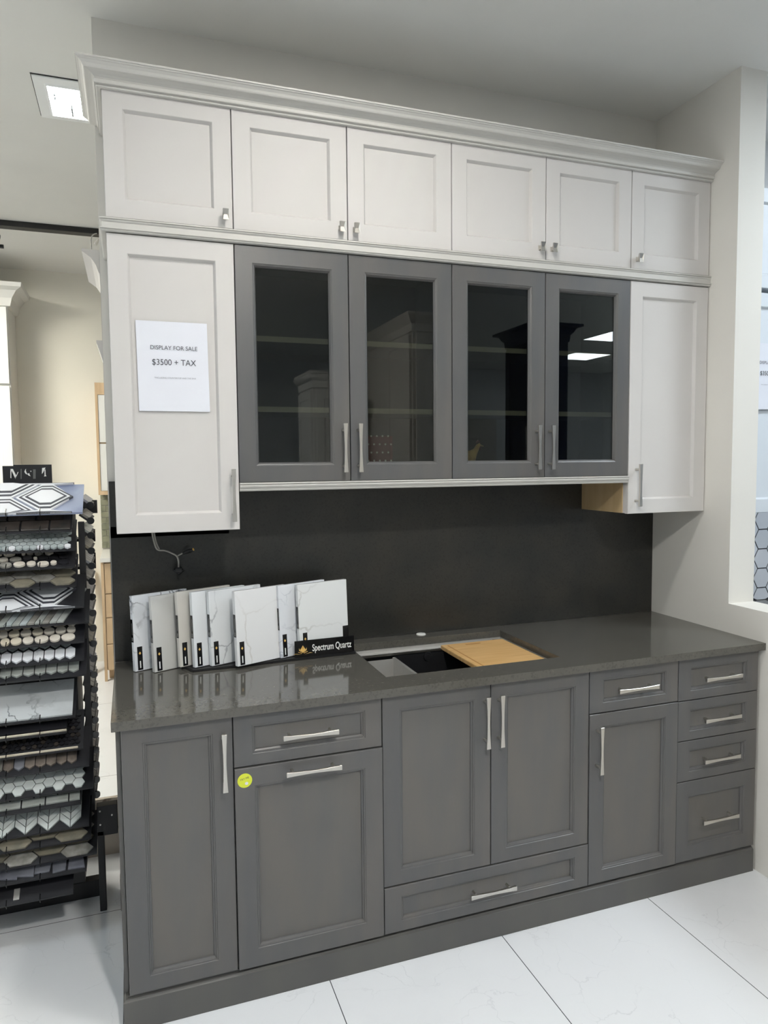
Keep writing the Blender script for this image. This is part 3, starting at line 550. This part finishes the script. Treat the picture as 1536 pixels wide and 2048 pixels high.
def tiles_for(kind, U0):
    """tiles as (polygon, material) in board coordinates: u grows to the left from the right edge, w up the slope"""
    T = []; R_ = random.Random(hash(kind) % 1000 if False else sum(map(ord, kind)))
    if kind in ('rings', 'rings_grey'):
        for cx, cy in ((.080, .082), (.080+.122, .082+.074), (.080+.122, .082-.074), (.080+.244, .082), (.080, .082-.148), (.080, .082+.148)):
            for L_, h, m in ((.184, .148, 'white'), (.164, .131, 'line'), (.146, .113, 'white'), (.128, .095, 'line'), (.108, .075, 'white')):
                T.append((longhex(cx, cy, L_, h), m, (.184-L_)*.012))
    elif kind == 'glassbars':
        for j in range(4):
            for i in range(5): T.append(([(i*.085-.02+.042*(j % 2), j*.05+.002), (i*.085+.062+.042*(j % 2), j*.05+.002), (i*.085+.062+.042*(j % 2), j*.05+.048), (i*.085-.02+.042*(j % 2), j*.05+.048)], 'dark', 0))
    elif kind == 'smallhex':
        for j in range(8):
            for i in range(20): T.append((hexa(.012+i*.0205+(j % 2)*.01, .012+j*.0185, .0112, 1, False), R_.choice(['pale', 'pale', 'pale', 'paleblue', 'white', 'pale']) if j < 1 else 'pale', 0))
    elif kind == 'pebbles':
        for j in range(6):
            u_ = .01+.006*(j % 3)
            while u_ < .40:
                r = R_.choice([.006, .010, .014, .018]); T.append((disc(u_+r, .016+j*.028+R_.uniform(-.003, .003), r, min(r, .0125), 14), R_.choice(['black', 'cream', 'grey', 'black', 'cream']), 0)); u_ += 2*r+.003
    elif kind == 'longhex_taupe':
        for j in range(6):
            for i in range(8): T.append((longhex(.036+i*.060, .020+j*.0385+(i % 2)*.01925, .078, .037), R_.choice(['taupe', 'grey']), 0))
    elif kind == 'stripes':
        for i in range(20): T.append(([(.0+i*.022, .165), (.020+i*.022, .165), (.020+i*.022+.07, .0), (i*.022+.07, .0)], R_.choice(['greygreen', 'grey', 'greygreen', 'pale']), 0))
    elif kind == 'ovals':
        for j in range(5):
            u_ = .004
            while u_ < .40:
                r = R_.choice([.014, .017, .022]); T.append((disc(u_+r, .020+j*.034, r, .0165, 16), R_.choice(['cream', 'beige', 'cream']), 0)); u_ += 2*r+.001
    elif kind == 'pickets_white':
        for j in range(3):
            for i in range(14):
                c_ = .018+i*.032+(j % 2)*.016; y0 = .003+j*.055
                T.append(([(c_, y0), (c_+.015, y0+.012), (c_+.015, y0+.044), (c_, y0+.056), (c_-.015, y0+.044), (c_-.015, y0+.012)], 'white' if j == 0 else 'pale', 0))
    elif kind == 'pickets_grey':
        for j in range(2):
            for i in range(12):
                c_ = .020+i*.034+(j % 2)*.017; y0 = .01+j*.062
                T.append(([(c_, y0), (c_+.0162, y0+.010), (c_+.0162, y0+.052), (c_, y0+.062), (c_-.0162, y0+.052), (c_-.0162, y0+.010)], 'greygreen', 0))
    elif kind == 'lantern': T.append(([(0, .002), (.42, .002), (.42, .163), (0, .163)], 'lantern', 0))
    elif kind == 'goldline':
        for j in range(2):
            T.append(([(.0, .004+j*.05), (.42, .004+j*.05), (.42, .008+j*.05), (.0, .008+j*.05)], 'beige', 0)); T.append(([(.0, .012+j*.05), (.42, .012+j*.05), (.42, .048+j*.05), (.0, .048+j*.05)], 'black', 0))
    elif kind == 'penny':
        T.append(([(.0, .002), (.42, .002), (.42, .006), (.0, .006)], 'beige', 0))
        for j in range(9):
            for i in range(26): T.append((disc(.009+i*.0165+(j % 2)*.008, .026+j*.0142, .0075, .0075, 10), 'black' if R_.random() < .7 else 'dark', 0))
    elif kind == 'pickets_brown':
        for j in range(2):
            for i in range(12):
                c_ = .018+i*.032+(j % 2)*.016; y0 = .012+j*.062
                T.append(([(c_, y0), (c_+.0152, y0+.012), (c_+.0152, y0+.060), (c_-.0152, y0+.060), (c_-.0152, y0+.012)], R_.choice(['brown', 'grey', 'brown', 'silver']), 0))
    elif kind == 'hex_white':
        for i in range(9):
            for j in range(4): T.append((hexa(.020+i*.0305, .022+j*.0352+(i % 2)*.0176, .0198, 1, True), 'chev', 0))
    elif kind == 'subway':
        for j in range(5):
            for i in range(6): T.append(([(i*.072+.0+.036*(j % 2)-.036, .012+j*.031), (i*.072+.070+.036*(j % 2)-.036, .012+j*.031), (i*.072+.070+.036*(j % 2)-.036, .040+j*.031), (i*.072+.036*(j % 2)-.036, .040+j*.031)], 'greygreen', 0))
    elif kind == 'chevron':
        for j in range(6):
            for i in range(12):
                u0 = i*.034; s_ = 1 if i % 2 else -1; w0 = .018+j*.026; dlt = .017
                T.append(([(u0, w0-s_*dlt), (u0+.033, w0+s_*dlt), (u0+.033, w0+s_*dlt+.024), (u0, w0-s_*dlt+.024)], 'chev', 0))
    elif kind in ('longhex_tan', 'longhex_grey'):
        m_ = ['tan', 'taupe'] if kind == 'longhex_tan' else ['taupe', 'grey']
        for j in range(6):
            for i in range(6): T.append((longhex(.050+i*.086, .022+j*.0425+(i % 2)*.02125, .106, .041), R_.choice(m_), 0))
    elif kind == 'shards':
        for j in range(3):
            for i in range(8):
                u0 = i*.052+(j % 2)*.02; w0 = .012+j*.05; r = lambda: R_.uniform(-.006, .006)
                T.append(([(u0+r(), w0+r()), (u0+.048+r(), w0+r()), (u0+.048+r(), w0+.044+r()), (u0+r(), w0+.044+r())], 'slate', 0))
    return T
# (lower front edge v pixel, right edge u pixel of board, of tiles, kind, label, backing)
BW = .40
boards = [(1024, 165, 143, 'rings', 'top board of the tile rack, white hexagon rings outlined in charcoal', 'backing_blue'),
          (1060, 143, 141, 'glassbars', 'tile board of dark brown glass bars, directly under the top board', 'backing'),
          (1098, 150, 143, 'smallhex', 'tile board of small pale grey and blue hexagons', 'backing'),
          (1132, 150, 146, 'pebbles', 'tile board of round black and cream pebbles', 'backing'),
          (1170, 153, 149, 'longhex_taupe', 'tile board of taupe long hexagons, above the second hexagon-ring board', 'backing'),
          (1212, 168, 150, 'rings_grey', 'tile board of hexagon rings in shade, second of that pattern', 'backing'),
          (1243, 178, 172, 'stripes', 'tile board of slanting grey-green strips', 'backing'),
          (1282, 168, 153, 'ovals', 'tile board of cream ovals', 'backing'),
          (1318, 168, 152, 'pickets_white', 'tile board of white pointed picket tiles', 'backing'),
          (1348, 172, 160, 'pickets_grey', 'tile board of grey-green picket tiles', 'backing'),
          (1432, 151, 150, 'lantern', 'large marble board with smoky dark veining, middle of the tile rack', 'backing'),
          (1464, 134, 133, 'goldline', 'black glass tile board with thin gold lines', 'backing'),
          (1496, 166, 161, 'penny', 'tile board of black penny rounds with a gold edge', 'backing'),
          (1530, 178, 155, 'pickets_brown', 'tile board of brown pointed picket tiles', 'backing'),
          (1574, 186, 170, 'hex_white', 'tile board of white hexagons with a ragged lower edge', 'backing'),
          (1606, 162, 160, 'subway', 'tile board of grey-green brick tiles', 'backing'),
          (1650, 178, 162, 'chevron', 'tile board of white chevrons with a zigzag lower edge', 'backing'),
          (1676, 182, 175, 'longhex_tan', 'tile board of tan long hexagons', 'backing'),
          (1706, 194, 186, 'longhex_grey', 'tile board of taupe-grey long hexagons, below the tan ones', 'backing'),
          (1740, 173, 168, 'shards', 'tile board of irregular slate shards near the rack foot', 'backing'),
          (1786, 146, 146, 'plain', 'bare black board with a silver clip, lowest on the tile rack', 'backing')]
YFR = .47; xr = []
for v, ub, ut, kind, lab, bk in boards:
    O = at(ub, v, y=YFR); O = Vector((at(ub, v, y=YFR).x, YFR, at(75, v+ (0 if v < 1100 else (75-ub)*-.0), y=YFR).z if False else O.z))
    uo = O.x-at(ut, v, y=YFR).x
    t = thing('tile_sample_board', O, lab, 'tile board', 'tile boards on the front of the rack')
    S = Vector((0, math.cos(PH), math.sin(PH))); Nn = Vector((0, -math.sin(PH), math.cos(PH)))
    F = lambda u_, w_, h: O+Vector((-u_, 0, 0))+S*w_+Nn*h
    BL_ = BL if kind != 'lantern' else .175
    MB().prism([(0, 0), (BW, 0), (BW, BL_), (0, BL_)], F, -.008, 0).build('backing_board', bk, t)
    T = tiles_for(kind, 0)
    if T:
        ms = sorted({m_ for _, m_, _ in T}); mb = MB()
        for poly, m_, hh in T:
            poly = [(a+uo, b_) for a, b_ in poly]
            if min(a for a, _ in poly) < uo-.004: poly = [(max(a, uo), b_) for a, b_ in poly]
            poly = [(min(a, BW), max(-.006, min(b_, BL_))) for a, b_ in poly]
            ar = sum(poly[i][0]*poly[(i+1) % len(poly)][1]-poly[(i+1) % len(poly)][0]*poly[i][1] for i in range(len(poly)))
            if abs(ar) < 1e-5: continue
            cx = sum(a for a, _ in poly)/len(poly); cy = sum(b_ for _, b_ in poly)/len(poly); k_ = .96 if kind not in ('rings', 'rings_grey', 'goldline') else 1
            poly = [(cx+(a-cx)*k_, cy+(b_-cy)*k_) for a, b_ in poly]
            mb.prism(poly, F, .0005, .0075+hh*10*.4, ms.index(m_))
        mb.build('mosaic', ['t_'+m_ for m_ in ms], t)
    # little hooks that hold the board
    for q in (at(80, v, y=YFR).x, at(12, v, y=YFR).x): MB().tube([F(O.x-q, -.008, -.004), F(O.x-q, -.008, .011), F(O.x-q, .012, .012)], .0016, 6).build('hook', 'black_gloss', t)
    if kind == 'plain': MB().prism([(O.x-at(30, v, y=YFR).x-.01, .012), (O.x-at(30, v, y=YFR).x+.008, .012), (O.x-at(30, v, y=YFR).x+.008, .05), (O.x-at(30, v, y=YFR).x-.01, .05)], F, .0, .004).build('clip', 'steel', t)
# boards on the right side of the rack
sidev = [1012, 1043, 1072, 1103, 1133, 1164, 1195, 1227, 1257, 1288, 1318, 1350, 1380, 1411, 1441, 1470, 1500, 1530, 1560, 1590]
sm = ['t_silver', 't_grey', 't_greygreen', 't_taupe', 't_silver', 't_grey', 't_silver', 't_slate', 't_taupe', 't_taupe', 't_slate', 't_slate', 't_dark', 't_black', 't_black', 't_black', 't_brown', 't_black', 't_black', 't_slate']
sl = ['silver-grey', 'light grey', 'grey-green', 'taupe', 'silver', 'mid grey', 'pale silver', 'slate', 'brown-grey', 'dull taupe', 'dark slate', 'blue-black', 'near-black', 'black glass', 'matt black', 'deep black', 'dark brown', 'black stone', 'plain black', 'smoky slate']
for k, (v, m_, s_) in enumerate(zip(sidev, sm, sl)):
    E_ = at(182+ (v-1012)*.022, v, y=.66); P2 = math.radians(38)
    O = Vector((E_.x-.002, .66, E_.z))
    above = 'topmost on' if k == 0 else ('lowest on' if k == len(sidev)-1 else ('upper part of' if k < 7 else ('middle of' if k < 14 else 'lower part of')))
    t = thing('tile_sample_board', O, '%s tile board seen edge-on, %s the rack\'s right side' % (s_, above), 'tile board', 'tile boards on the right side of the rack')
    S = Vector((-math.cos(P2), 0, math.sin(P2))); Nn = Vector((math.sin(P2), 0, math.cos(P2)))
    F = lambda u_, w_, h: O+Vector((0, u_, 0))+S*w_+Nn*h
    MB().prism([(0, 0), (.28, 0), (.28, .045), (0, .045)], F, -.006, 0).build('backing_board', 'backing', t)
    mb = MB()
    for i in range(5): mb.prism([(.006+i*.054, .010), (.056+i*.054, .010), (.056+i*.054, .044), (.006+i*.054, .044)], F, .0005, .008)
    mb.build('mosaic', m_, t)
    MB().cyl(O+Vector((.0, .003, .003)), O+Vector((0, -.006, .003)), .0125, .0125, 18).build('corner_knob', 'black_gloss', t)
# the rack itself
t = thing('tile_rack', (-.3, .8, 0), 'black steel display rack holding the tile boards at the left', 'display rack')
MB().box(-.50, -.152, .665, .90, .10, 1.44).build('core', 'black', t)
MB().box(-.52, -.105, .725, .765, .0005, .065).build('base_rail', 'black', t, bevel=.002)
for lx in (-.1035, -.52): MB().box(lx, lx+.023, .622, .655, .0005, .30).build('leg', 'black', t, bevel=.002)
mb = MB().box(-.1035, -.0335, .622, .66, .282, .392); mb.build('bracket_box', 'black', t, bevel=.002)
MB().cyl((-.092, .6225, .375), (-.092, .6195, .375), .003).build('screw', 'steel', t); MB().cyl((-.092, .6225, .325), (-.092, .6195, .325), .003).build('screw', 'steel', t); MB().cyl((-.052, .6225, .355), (-.052, .6195, .355), .003).build('screw', 'steel', t)
for lx in (-.128, ): MB().box(lx, lx+.02, .63, .66, .30, 1.42).build('side_post', 'black', t)
for i, (a, b_, c1, c2) in enumerate(((165, 194, 1000, 1027), (165, 190, 1058, 1084), (165, 191, 1105, 1138))):
    p = at(a, c2, y=.98); q = at(b_, c1, y=.98); MB().box(p.x, q.x, .98, .986, p.z, q.z).box(-.30, p.x+.01, .90, .986, p.z+.01, p.z+.02).build('back_plate', 'backing', t)
# name sign on top
t = thing('rack_sign', (-.28, .70, 1.49), 'small black sign with broken white serif letters on top of the tile rack', 'sign')
p = at(28, 965, y=.70); q = at(103, 929, y=.70); r_ = at(6, 957, y=.715)
MB().box(p.x, q.x, .700, .704, p.z-.04, q.z).build('plate', 'black', t)
MB().box(r_.x, p.x+.03, .712, .716, p.z-.03, at(8, 932, y=.715).z).build('plate', 'black', t)
MB().box(-.34, -.20, .70, .72, 1.44, p.z-.035).build('bracket', 'black', t)
k = 6.98; mb = MB(); mg = MB()
def L2(mb, pts): mb.prism([(at(a/k, 920+b_/k, y=.6995).x, at(a/k, 920+b_/k, y=.6995).z) for a, b_ in pts][::-1], lambda a, b_, h: (a, .6995-h, b_), 0, .0006)
L2(mb, [(145, 125), (180, 125), (232, 228), (215, 265), (172, 170)]); L2(mb, [(146, 135), (158, 150), (158, 255), (146, 250)]); L2(mb, [(218, 262), (258, 165), (246, 170), (212, 250)])
L2(mb, [(340, 165), (352, 135), (364, 122), (360, 150), (378, 190), (392, 205), (360, 195)]); L2(mb, [(385, 188), (410, 185), (412, 200), (428, 228), (395, 215)]); L2(mb, [(424, 150), (438, 150), (436, 165), (426, 165)])
L2(mb, [(588, 112), (636, 105), (600, 178), (584, 195)]); L2(mb, [(622, 140), (634, 128), (638, 210), (648, 226), (612, 230), (622, 215)])
L2(mg, [(462, 130), (498, 130), (498, 262), (462, 262)]); L2(mg, [(288, 125), (302, 125), (302, 265), (288, 265)])
mb.build('lettering', 'white_ink', t); mg.build('lettering', 'grey_ink', t)

# ------------------------------------------------------------------ far part of the showroom, left
# marble slabs standing behind the rack
for k_, (a, b_, lab) in enumerate(((.02, -.065, 'brown-veined marble slab standing on the floor behind the rack leg'), )):
    p0 = at(160, 1790, z=0); 
    tag(MB().box(-.30, -.034, 1.02, 1.04, .0005, .24).build('marble_slab', marble('brown_marble', (176, 168, 158), (96, 86, 78), 7, .05, 21, .2, .9)), lab, 'stone slab')
# oak cabinets against the far wall
t = thing('oak_wall_cabinet', (.2, 4.0, 1.37), 'oak-framed white wall cabinet on the far wall beside the grey display', 'cabinet')
x0 = at(190, 800, y=3.84).x; zt = at(190, 765, y=3.84).z; zb = at(205, 990, y=3.84).z
MB().box(x0, 1.0, 3.862, 4.179, zb, zt).build('body', 'oak', t)
MB().box(x0, x0+.018, 3.84, 3.862, zb, zt).box(x0+.018, 1.0, 3.84, 3.862, zt-.09, zt).box(x0+.018, 1.0, 3.84, 3.862, zb, zb+.03).build('surround', 'oak', t)
zm = at(205, 886, y=3.84).z
frm = MB().box(x0+.02, .5, 3.845, 3.861, zm+.006, zt-.092).build('door', 'white_paint', t); MB().box(x0+.02, .5, 3.845, 3.861, zb+.032, zm-.006).build('door', 'white_paint', t)
zc = at(205, 1097, y=4.17).z; mb = MB().box(x0, x0+.6, 4.175, 4.1795, zc, zb-.002, 1)
for j in range(9):
    for i in range(6):
        zz = zc+.004+j*.05
        if zz < zb-.01: mb.box(max(x0, x0-.06+i*.1+(j % 2)*.05), x0+.036+i*.1+(j % 2)*.05, 4.168, 4.1745, zz, min(zz+.046, zb-.002))
tag(mb.build('tile_backsplash', ['backtile_green', 'grey_cab']), 'green-grey glass brick tile backsplash under the oak wall cabinet', 'backsplash')
zq = at(200, 1125, y=3.56).z; zq1 = at(200, 1112, y=3.56).z; xq = at(200, 1120, y=3.56).x
tag(MB().box(xq-.0, 1.0, 3.55, 4.165, zq, zq+.03).build('countertop', 'white_paint'), 'white countertop on the far oak base cabinets', 'countertop')
t = thing('oak_base_cabinet', (.2, 3.8, 0), 'oak base cabinet with drawers against the far wall', 'cabinet'); xb = at(204, 1200, y=3.58).x
MB().box(xb, 1.0, 3.602, 4.179, .08, zq-.001).box(xb, xb+.02, 3.575, 3.602, .0, zq-.001).box(xb+.03, 1.0, 3.66, 4.1, .0005, .08).build('body', 'oak', t)
zz = [.08, .28, .48, .66, zq-.01]
for a, b_ in zip(zz, zz[1:]): MB().box(xb+.024, .4, 3.58, 3.601, a+.003, b_-.003).build('drawer', 'oak', t)
# panels leaning beside it
for (u0, u1, m_, lab) in ((186, 192, 'grey_cab', 'grey sample door leaning on the far wall'), (192, 198.5, 'white_paint', 'white sample door leaning beside the grey one on the far wall')):
    p = at(u0, 1345, z=0); yb_ = 3.80; xa = at(u0+8 if False else u0+1, 1140, y=4.1).x; xb2 = at(u1+1, 1140, y=4.1).x; zt_ = at(u1, 1140, y=4.1).z
    mb = MB(); dxx = at(u0-4, 1345, y=3.84).x-xa*0; a0 = at(u0-5, 1345, y=3.84).x; a1 = at(u1-5, 1345, y=3.84).x
    a0 = min(a0, a1-.02); mb.rings([[(a0, yb_, .0008), (a1, yb_, .0008), (a1, yb_+.02, .0008), (a0, yb_+.02, .0008)], [(a0, 4.14, zt_), (a1, 4.14, zt_), (a1, 4.16, zt_), (a0, 4.16, zt_)]], True, True, True)
    tag(mb.build('sample_door', m_), lab, 'sample door')
# white tall cabinet with crown at the left edge
t = thing('tall_cabinet', (-1.3, 3.95, 0), 'tall white cabinet with flared crown at the far left edge', 'cabinet')
xe = at(18, 700, y=3.80).x; zcr = 2.93
MB().box(-1.9, xe, 3.82, 4.179, .08, zcr-.12).box(-1.9, xe-.01, 3.86, 4.17, .0005, .08).build('body', 'white_paint', t)
for a, b_ in ((.10, 2.20), (2.215, zcr-.16)):
    for xa in (xe-.49, xe-.98): frame_front('door', xa, xa+.485, a, b_, 3.80, 'white_paint', t, .06)
mb = MB(); pr_ = [(0, zcr-.16), (.02, zcr-.155), (.035, zcr-.10), (.07, zcr-.05), (.105, zcr-.03), (.11, zcr), (0, zcr)]
mb.rings([[(xe+p, 4.179, z) for p, z in pr_], [(xe+p, 3.82-p, z) for p, z in pr_], [(-1.9, 3.82-p, z) for p, z in pr_]], True, True, True); mb.build('crown', 'white_paint', t)
# cabinet backing on to the partition, its crown sticks out to the left
t = thing('back_to_back_cabinet', (.2, 1.1, 0), 'grey cabinet behind the partition, only its cove crown and shelf show', 'cabinet')
MB().box(-.0315, .9, .80, 1.30, .0005, 2.40).build('body', 'light_paint', t)
xl = -.032; A = at(163, 497, y=.80); 
pr_ = [(0, A.z-.085), (.004, A.z-.080), (.012, A.z-.055), (.028, A.z-.030), (.050, A.z-.014), (-A.x-.032, A.z-.008), (-A.x-.032, A.z), (0, A.z)]
mb = MB(); mb.rings([[(xl-p, .80, z) for p, z in pr_], [(xl-p, 1.27, z) for p, z in pr_]], True, True, True); mb.build('crown', 'light_paint', t)
A = at(193, 682, y=1.0); mb = MB(); w_ = -A.x-.032; mb.rings([[(xl-p, .98, z) for p, z in ((0, A.z-.10), (w_*.5, A.z-.05), (w_, A.z-.01), (w_, A.z), (0, A.z))], [(xl-p, 1.27, z) for p, z in ((0, A.z-.10), (w_*.5, A.z-.05), (w_, A.z-.01), (w_, A.z), (0, A.z))]], True, True, True); mb.build('shelf_bracket', 'light_paint', t)
P = [at(u, v, y=.9) for u, v in ((183.5, 498), (182, 485), (183, 475), (187, 469), (194, 467))]; P[0].z = at(163, 497, y=.8).z+.001
o = MB().tube(smooth(P), .0022, 6).build('wire', 'cord_grey', smooth=True); tag(o, 'thin looping wire above the cove crown at the left', 'wire')
P = [at(u, v, y=.86) for u, v in ((197, 478), (193, 485), (190.5, 489))]; o = MB().tube(P, [.003, .006, .0065], 8).build('plug', 'grey_cab', smooth=True); tag(o, 'small dark plug hanging beside the looping wire', 'plug')

# ------------------------------------------------------------------ neighbouring display beyond the opening
t = thing('wall_cabinet', (2.67, .46, 1.385), 'tall cool-white wall cabinet seen through the opening at the right', 'cabinet', 'cool-white cabinets of the neighbouring display')
MB().box(2.4565, 2.86, .331, YW-.001, 1.385, 2.3254).build('body', 'neighbour_paint', t); d = frame_front('door', 2.4565, 2.86, 1.383, 2.3254, YU, 'neighbour_paint', t)
t = thing('wall_cabinet', (2.67, .46, 2.35), 'small cool-white upper cabinet seen through the opening, topmost at the right', 'cabinet', 'cool-white cabinets of the neighbouring display')
MB().box(2.4565, 2.86, .331, YW-.001, 2.345, 2.76).build('body', 'neighbour_paint', t); d = frame_front('door', 2.4565, 2.86, 2.343, 2.76, YU, 'neighbour_paint', t)
notice(2.563, 1.831, YU, 0, 'white paper sale notice cut off by the right edge of the photo')
mb = MB().box(2.457, 4.2, YW-.008, YW-.001, .9145, 1.384, 1)
HX, HZ = at(1525, 1078, y=.634).x, at(1525, 1078, y=.634).z; S_ = .0975; r_ = S_/math.sqrt(3)
for i in range(12):
    for j in range(7):
        cx = HX+i*1.5*r_; cz = HZ+(j-3)*S_+(i % 2)*S_/2
        pts = [(a, max(.916, min(1.383, b_))) for a, b_ in hexa(cx, cz, r_-.0034, 1, True)]
        if cz-S_/2 < 1.383 and cz+S_/2 > .93: mb.prism(pts[::-1], lambda a, b_, h: (a, YW-.008-h, b_), 0, .002, 0)
for i in range(-10, 0):
    for j in range(7):
        cx = HX+i*1.5*r_; cz = HZ+(j-3)*S_+(i % 2)*S_/2
        pts = [(max(2.458, a), max(.916, min(1.383, b_))) for a, b_ in hexa(cx, cz, r_-.0034, 1, True)]
        if cx > 2.48 and cz-S_/2 < 1.383 and cz+S_/2 > .93: mb.prism(pts[::-1], lambda a, b_, h: (a, YW-.008-h, b_), 0, .002, 0)
tag(mb.build('tile_backsplash', ['neighbour_tile', 'grout']), 'grey hexagon tile backsplash with dark joints, through the opening', 'backsplash')
tag(MB().box(2.457, 4.2, -.02, YW-.011, .885, .914).build('countertop', 'counter'), 'grey countertop of the neighbouring display beyond the sill', 'countertop')
t = thing('base_cabinet', (3.3, .3, 0), 'cool-white base cabinet beyond the low sill on the right', 'cabinet')
MB().box(2.46, 4.19, .02, .60, .0005, .884).build('body', 'neighbour_paint', t)

# ------------------------------------------------------------------ room behind the viewer (seen mirrored in the glass doors)
def tall(x0, x1, y0, y1, h, m, label, face, crown_=.06):
    t = thing('tall_cabinet', ((x0+x1)/2, (y0+y1)/2, 0), label, 'cabinet', 'tall cabinets behind the viewer')
    MB().box(x0, x1, y0, y1, .0005, h).build('body', m, t)
    mb = MB(); rs = []
    for d_, z in ((0, h-.12), (.01, h-.115), (.015, h-.06), (.035, h-.04), (.05, h-.01), (crown_, h), (crown_, h+.02)):
        rs.append([(x0-d_, y0-d_, z), (x1+d_, y0-d_, z), (x1+d_, y1+d_, z), (x0-d_, y1+d_, z)])
    mb.rings(rs, True, True, True); mb.build('crown', m, t)
    # raised door frames on the +y and -x faces
    for (za, zb_) in ((.12, 1.0), (1.03, h-.14)):
        o = frame_front('door', x0+.02, x1-.02, za, zb_, 0, m, t, .06); o.rotation_euler = (0, 0, PI); o.location = Vector(((x0+x1)/2, y1+.0115, za))-world(t)
        n = max(1, round((y1-y0)/.45)); w_ = (y1-y0-.04)/n
        for i in range(n):
            o = frame_front('door', -w_/2, w_/2, za, zb_, 0, m, t, .06); o.rotation_euler = (0, 0, -PI/2); o.location = Vector((x0-.0115, y0+.02+w_*(i+.5), za))-world(t)
    return t
tall(2.09, 2.42, -3.45, -2.36, 2.72, 'grey_cab', 'warm grey tall cabinet run mirrored in the second glass door', 'x')
tall(1.50, 1.72, -3.60, -3.10, 2.36, 'white_paint', 'pale slim cabinet mirrored small in the first glass door', 'x', .04)
tall(3.22, 3.52, -2.95, -2.45, 2.72, 'navy', 'navy blue tall cabinet mirrored between the third and fourth glass doors', 'y', .09)
t = thing('kitchen_run', (5.6, -7.3, 0), 'pale grey kitchen run mirrored at the bottom of the fourth glass door', 'cabinet')
MB().box(4.2, 7.2, -7.89, -7.3, .0005, .90).build('body', 'grey_cab', t)
for i in range(5): frame_front('door', 4.2+i*.6, 4.8+i*.6, .1, .89, 0, 'grey_cab', t, .06).location = Vector((4.5+i*.6, -7.28, .1))-world(t)
MB().box(4.15, 7.25, -7.89, -7.25, .90, .94).build('worktop', 'white_paint', t)
t = thing('wall_cabinet', (5.0, -7.7, 1.5), 'dark grey wall cabinet above the mirrored kitchen run', 'cabinet'); MB().box(4.4, 5.6, -7.89, -7.55, 1.5, 2.3).build('body', 'grey_cab', t)
for i in range(2): frame_front('door', 4.4+i*.6, 5.0+i*.6, 1.5, 2.3, 0, 'grey_cab', t, .06).location = Vector((4.7+i*.6, -7.53, 1.5))-world(t)
